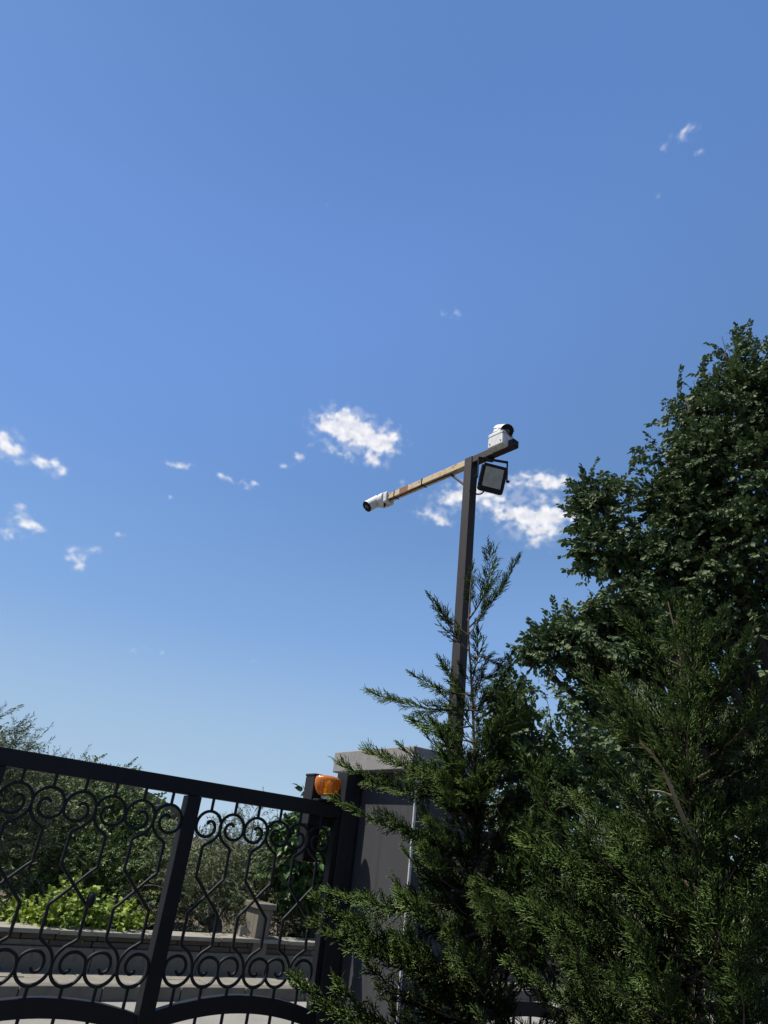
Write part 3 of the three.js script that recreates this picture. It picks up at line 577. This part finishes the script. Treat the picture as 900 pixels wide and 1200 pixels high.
tree('olive_tree', 'pale olive tree seen through the right bay of the gate', OL, foot(245, 1090, 11.3), 'olive', [
  L(225, 1020, 11.3, 0.62, 330, 0.5), L(255, 1035, 11.1, 0.7, 360, 0.62), L(290, 1035, 11.4, 0.6, 280, 0.55), L(280, 990, 11.8, 0.5, 160, 0.42), L(240, 1070, 11.6, 0.6, 280, 0.4), L(190, 1040, 11.2, 0.6, 280),
], { seed: 43, hang: 0.0, gap: -0.3, inner: 0.2, scale: 1.05 }, 0.11, M.oliveBark);
tree('olive_tree', 'thin olive sapling with sparse sprigs against the sky right of the middle stile', OL, foot(305, 1070, 12.2), 'olive', [
  L(298, 957, 12.2, 0.22, 30, 0.24), L(312, 985, 12.2, 0.34, 70, 0.3), L(290, 1010, 12.2, 0.4, 110),
], { seed: 44, hang: -0.2, gap: -0.5, inner: 0.2 }, 0.06, M.oliveBark);
tree('leafy_tree', 'dark tree with big drooping leaves beside the gate post, across the street', null, foot(365, 1080, 11.6), 'broad', [
  L(362, 985, 11.5, 0.45, 150, 0.45), L(345, 1012, 11.5, 0.42, 140, 0.36), L(380, 1010, 11.6, 0.52, 160), L(374, 960, 11.6, 0.3, 60, 0.26),
], { seed: 51, hang: 0.9, gap: -0.5, inner: 0.3 }, 0.07);
tree('hedge_shrub', 'dense mid-green shrub behind the bright vine, left half of the gate', null, foot(120, 1070, 11.6), 'bush', [
  L(60, 1020, 11.9, 0.7, 360, 0.55), L(120, 1030, 11.6, 0.7, 420, 0.55), L(165, 1045, 11.6, 0.6, 330, 0.5), L(20, 1045, 11.8, 0.7, 300, 0.5), L(175, 1000, 12.6, 0.4, 180),
], { seed: 61, hang: 0, gap: -0.5, inner: 0.2 }, 0.06, M.bark, 'shrub');
tree('flecked_shrub', 'shrub with pale flecked leaves over the wall right of the pale pillar', null, foot(345, 1085, 12.0), 'olive', [
  L(345, 1080, 11.9, 0.42, 260, 0.3), L(372, 1076, 11.9, 0.45, 260, 0.32), L(325, 1082, 12.0, 0.3, 140, 0.25), L(400, 1083, 12.1, 0.5, 200, 0.35),
], { seed: 62, hang: 0, gap: -0.6, inner: 0.2 }, 0.04, M.bark, 'shrub');
tree('vine', 'bright yellow-green vine leaning over the low street wall', null, foot(80, 1085, 10.1), 'vine', [
  L(30, 1078, 10.0, 0.30, 90, 0.14, 0.3), L(75, 1074, 9.9, 0.34, 120, 0.18, 0.3), L(88, 1056, 10.1, 0.2, 50, 0.16), L(122, 1074, 10.0, 0.30, 90, 0.15, 0.3), L(60, 1085, 9.9, 0.4, 80, 0.08, 0.2), L(5, 1082, 10.0, 0.3, 60, 0.12), L(150, 1084, 10.0, 0.2, 40, 0.08),
], { seed: 63, hang: 0.1, gap: -0.7, inner: 0.2, scale: 0.6 }, 0.02, M.bark, 'vine');
tree('far_tree', 'dark bushy tree far behind the olives, left half of the gate', null, foot(60, 1000, 17), 'bush', [
  L(30, 960, 17, 1.5, 420, 1.0), L(110, 980, 17, 1.2, 380, 0.8), L(160, 1000, 18, 1.1, 300, 0.8), L(-40, 980, 17, 1.5, 300),
], { seed: 71, hang: 0, gap: -0.6, inner: 0.2, scale: 1.9 }, 0.12);
tree('far_tree', 'dark bushy tree far behind the olives, right half of the gate', null, foot(260, 1050, 17), 'bush', [
  L(220, 1040, 17, 1.1, 300, 0.7), L(280, 1045, 17, 1.1, 300, 0.7), L(340, 1050, 17, 1.2, 300, 0.8), L(420, 1050, 17, 1.3, 240, 0.9),
], { seed: 72, hang: 0, gap: -0.6, inner: 0.2, scale: 1.9 }, 0.12);

// ---------------------------------------------------------------- junipers: every bough a part of its own
const JG = { deep: [0.112, 0.200, 0.062], mid: [0.178, 0.305, 0.090], tip: [0.42, 0.53, 0.14], dry: [0.12, 0.085, 0.045] };
// a bough along +x of length len: side shoots in a loose plume, each with its own twigs of scale leaves
function bough(R, len, dens, bright) {
  const b = new Blades(), axis = (t) => V(t * len, 0.16 * len * t * t - 0.03 * len * Math.sin(t * 3.1), 0.05 * len * Math.sin(t * 4 + R.ph));
  const mix = (a, c, t) => a.map((v, i) => lerp(v, c[i], t));
  const N = Math.round(len * dens), shoot = (o, d, l, lev, tone) => {
    const bend = d.clone().add(V(0, 0.10, 0)).normalize(), end = o.clone().addScaledVector(d, l * 0.5).addScaledVector(bend, l * 0.5);
    b.spindle(o, end, lev ? 0.0016 : 0.0021, 0.0004, mix(JG.deep, JG.mid, R()), mix(JG.mid, JG.tip, tone), 1.0);
    const m = Math.max(2, Math.round(l / (lev ? 0.0085 : 0.0095)));
    const side = d.clone().cross(rv(R)).normalize(), other = d.clone().cross(side);
    for (let i = 0; i < m; i++) {
      const t = 0.10 + 0.86 * (i + R() * 0.5) / m, w = (i % 2 ? 1 : -1), roll = (R() - 0.5) * 2.0;
      const out = side.clone().multiplyScalar(w * Math.cos(roll)).addScaledVector(other, Math.sin(roll));
      const dd = d.clone().multiplyScalar(0.90).addScaledVector(out, 0.34 + R() * 0.22).normalize(), q = o.clone().lerp(end, t);
      const ll = (lev ? 0.010 + R() * 0.013 : 0.36 * l * (1 - t) + 0.012 + R() * 0.014);
      if (!lev && ll > 0.026) shoot(q, dd, ll, 1, tone * (0.7 + R() * 0.5));
      else b.spindle(q, q.clone().addScaledVector(dd, ll), 0.0016, 0.0004, mix(JG.deep, JG.mid, R()), mix(JG.mid, JG.tip, clamp(tone * (0.4 + R()), 0, 1)), 1.0);
    }
  };
  for (let i = 0; i < N; i++) {
    const t = 0.16 + 0.82 * Math.pow((i + R() * 0.8) / N, 0.9), o = axis(t), tan = axis(Math.min(1, t + 0.02)).sub(axis(t - 0.02)).normalize();
    const roll = (i % 2 ? 0 : Math.PI) + (R() - 0.5) * 2.2, out = V(0, 0.30, 0).add(V(0, Math.sin(roll) * 0.75, Math.cos(roll))).normalize();
    const d = tan.clone().multiplyScalar(0.86).addScaledVector(out, 0.36 + R() * 0.26).normalize();
    shoot(o, d, (0.23 * len * Math.pow(1 - t, 0.75) * Math.min(1, 0.5 + t * 1.6) + 0.028) * (0.5 + R() * 0.9), 0, bright * (0.2 + 0.8 * t * R() + 0.25 * R()));
  }
  for (let i = 0; i < 5; i++) shoot(axis(0.86 + i * 0.025), axis(1).sub(axis(0.9)).normalize().add(rv(R).multiplyScalar(0.16)).normalize(), 0.045 + 0.03 * R(), 1, bright);
  return b.build();
}
const woodGeo = (len, r, ph) => limb([0, 0.15, 0.3, 0.45, 0.6, 0.72].map((t) => V(t * len, 0.16 * len * t * t - 0.03 * len * Math.sin(t * 3.1), 0.05 * len * Math.sin(t * 4 + ph))), r, 0.0015, 14, 5);
const KINDS = [];
for (const [len, dens, n] of [[0.16, 90, 3], [0.32, 62, 3], [0.52, 54, 4], [0.75, 46, 4]]) {
  const set = [];
  for (let k = 0; k < n; k++) { const R = rng(500 + k * 7 + Math.round(len * 100)); R.ph = R() * 6; set.push([bough(R, len, dens, 0.35 + 0.3 * k / n), woodGeo(len, 0.0028 + 0.0045 * len, R.ph)]); }
  KINDS.push([len, set]);
}
const needleMat = new THREE.MeshPhysicalMaterial({ vertexColors: true, roughness: 0.6, transmission: 0.42, thickness: 0, specularIntensity: 0.25, side: THREE.DoubleSide });
function juniper(name, label, group, base, spine, seed, named, ...fillers) {
  // spine: trunk points from the ground to the leader; named: [height of the foot on the trunk, tip point]; filler: [count, low, high, reach at low, reach at high]
  const t = thing(name, label, 'juniper', base.toArray(), 0, group), R = rng(seed), curve = new THREE.CatmullRomCurve3(spine.map((p) => p.clone().sub(base)), false, 'centripetal');
  const top = spine[spine.length - 1].y;
  part('trunk', limb(spine.map((p) => p.clone().sub(base)), 0.021, 0.0022, 50, 7), M.juniperBark, t);
  const on = (y) => { let lo = 0, hi = 1; for (let i = 0; i < 22; i++) { const m = (lo + hi) / 2; curve.getPoint(m).y < y ? lo = m : hi = m; } return curve.getPoint(lo); };
  let n = 0;
  const add = (foot, tip, roll) => {
    const d = tip.clone().sub(foot), len = d.length(), [L0, set] = KINDS.reduce((a, k) => (Math.abs(Math.log(k[0] / len)) < Math.abs(Math.log(a[0] / len)) ? k : a)), [g, w] = set[Math.floor(R() * set.length)];
    // the shape's own tip lies at (1, 0.16, ..) of its length: turn that onto the wanted direction, its upper side up
    const rise = 0.16, x = d.clone().normalize(), z = x.clone().cross(V(0, 1, 0)); if (z.lengthSq() < 0.01) z.set(0, 0, 1); z.normalize();
    const y = z.clone().cross(x), m = new THREE.Matrix4().makeBasis(x, y, z), q = new THREE.Quaternion().setFromRotationMatrix(m);
    q.multiply(new THREE.Quaternion().setFromAxisAngle(V(1, 0, 0), roll)).multiply(new THREE.Quaternion().setFromAxisAngle(V(0, 0, 1), -Math.atan(rise)));
    const s = len / (L0 * Math.hypot(1, rise)), b = part('bough', w, M.juniperBark, t);
    b.position.copy(foot); b.quaternion.copy(q); b.scale.setScalar(s); b.name = n ? 'bough_' + String(n).padStart(3, '0') : 'bough'; n++;
    part('foliage', g, needleMat, b);
  };
  for (const [y, tip, roll = 0] of named) add(on(y), tip.clone().sub(base), roll + (R() - 0.5) * 0.5);
  for (const [count, y0, y1, r0, r1, lift = 0.55] of fillers) for (let i = 0; i < count; i++) {
    const k = (i + R()) / count, y = lerp(y0, y1, k), a = i * 2.39996 + R() * 0.9, reach = lerp(r0, r1, k) * (0.65 + 0.5 * R()), f = on(y);
    add(f, f.clone().add(V(Math.cos(a) * reach, reach * (lift + (R() - 0.5) * 0.5), Math.sin(a) * reach)), (R() - 0.5) * 1.2);
  }
  // the leader
  const e = on(top - 0.22); add(e, spine[spine.length - 1].clone().sub(base).add(V(0, 0.02, 0)), R());
  return t;
}
const bare = (t, pts, r0, r1) => part('dead_branch', limb(pts.map((p) => p.clone().sub(t.position)), r0, r1, 20, 6), M.deadWood, t);
const JUN = 'junipers planted inside the fence';
{
  const d = 2.95, P = (x, y, dd = d) => at(x, y, dd), H = (y) => at(556, y, d).y;
  const base = at(566, 1150, d); base.y = 0;
  juniper('juniper', 'slim open juniper in front of the grey pillar and the camera pole', JUN, base, [base, P(562, 1150), P(560, 1000), P(556, 880), P(552, 790), P(549, 740), P(553, 668)], 81, [
    [H(735), P(609, 651, 2.9)], [H(728), P(576, 643, 3.0), 0.6], [H(745), P(502, 697, 2.9)], [H(762), P(514, 716, 2.85), 0.4], [H(745), P(572, 690, 2.9), 0.8],
    [H(770), P(604, 788, 2.85), 2.6], [H(790), P(562, 742, 3.0)], [H(835), P(434, 806, 2.75), 0.2], [H(815), P(484, 790, 2.8)], [H(850), P(484, 842, 2.7), 0.3], [H(830), P(600, 782, 2.8)], [H(845), P(612, 800, 2.8), 0.7], [H(870), P(625, 840, 2.8)],
    [H(930), P(388, 893, 2.55)], [H(915), P(425, 880, 2.6), 0.3], [H(985), P(392, 934, 2.5), 0.2], [H(1045), P(374, 1046, 2.45), 0.3], 
    [H(1130), P(360, 1052, 2.35)], [H(1140), P(372, 1075, 2.35), 0.5], [H(1150), P(410, 1090, 2.3)], [H(1230), P(352, 1152, 2.25)], [H(1240), P(405, 1150, 2.25)], [H(1200), P(440, 1120, 2.3), 0.6], [H(1090), P(480, 1050, 2.4)], [H(1050), P(500, 990, 2.45)],
    [H(960), P(545, 920, 2.6)], [H(1010), P(600, 955, 2.7)], [H(1010), P(505, 962, 2.5)], [H(940), P(520, 880, 2.65)], [H(1000), P(660, 935, 2.7)], [H(1050), P(650, 980, 2.6)], [H(960), P(520, 905, 2.5)], [H(1100), P(560, 1030, 2.35), 0.5], [H(1180), P(540, 1080, 2.3)],
  ], [30, 0.35, 2.0, 0.5, 0.30, 0.6], [40, 0.5, 2.35, 0.26, 0.17, 0.9], [48, 0.9, 2.36, 0.12, 0.09, 1.1], [26, 1.45, 2.1, 0.34, 0.28, 0.5]);
}
{
  const d = 2.3, P = (x, y, dd = d) => at(x, y, dd), H = (y) => at(805, y, d).y;
  const base = at(818, 1150, d); base.y = 0;
  const full = juniper('juniper', 'full bushy juniper at lower right with a bare brown stem showing inside', JUN, base, [base, P(818, 1150), P(812, 1000), P(803, 870), P(797, 770), P(783, 705)], 82, [
    [H(790), P(800, 700, 2.25)], [H(800), P(738, 738, 2.25)], [H(800), P(846, 716, 2.25)], [H(860), P(712, 800, 2.15)], [H(850), P(880, 770, 2.2)], [H(900), P(700, 846, 2.1), 0.4], [H(900), P(895, 810, 2.1)],
    [H(1000), P(680, 930, 2.0)], [H(1050), P(606, 985, 2.0)], [H(1080), P(640, 960, 1.95), 0.6], [H(1120), P(560, 1030, 1.95)], [H(1150), P(618, 1060, 1.85)], [H(1200), P(600, 1130, 1.8)], [H(1000), P(905, 940, 1.95)], [H(1100), P(900, 1010, 1.85)], [H(980), P(770, 880, 1.95), 0.5],
    [H(1100), P(740, 980, 1.8)], [H(1150), P(830, 1030, 1.75)], [H(1200), P(720, 1090, 1.7)], [H(1220), P(660, 1100, 1.75), 0.5], [H(1240), P(880, 1100, 1.75)],
  ], [64, 0.3, 2.1, 0.70, 0.26, 0.7], [40, 0.7, 2.3, 0.30, 0.17, 0.9], [30, 1.3, 2.35, 0.13, 0.10, 1.1]);
  bare(full, [P(814, 990, 2.2), P(795, 945, 2.08), P(778, 905, 2.0), P(765, 885, 1.96), P(750, 870, 1.93)], 0.008, 0.003);
  bare(full, [P(790, 934, 2.06), P(775, 928, 2.02), P(760, 926, 1.98)], 0.004, 0.0015);
  bare(full, [P(806, 925, 2.24), P(818, 912, 2.16), P(832, 903, 2.1)], 0.005, 0.002);
}
{
  const d = 2.75, P = (x, y, dd = d) => at(x, y, dd), H = (y) => at(660, y, d).y;
  const base = at(668, 1150, d); base.y = 0;
  juniper('juniper', 'low juniper filling the gap between the slim one and the bushy one', JUN, base, [base, P(666, 1150), P(660, 1040), P(655, 950)], 83, [
    [H(1100), P(590, 1010, 2.6)], [H(1060), P(620, 975, 2.6)], [H(1100), P(720, 1010, 2.6)],
  ], [36, 0.3, 1.9, 0.55, 0.2, 0.7]);
}

renderer.render(scene, camera);
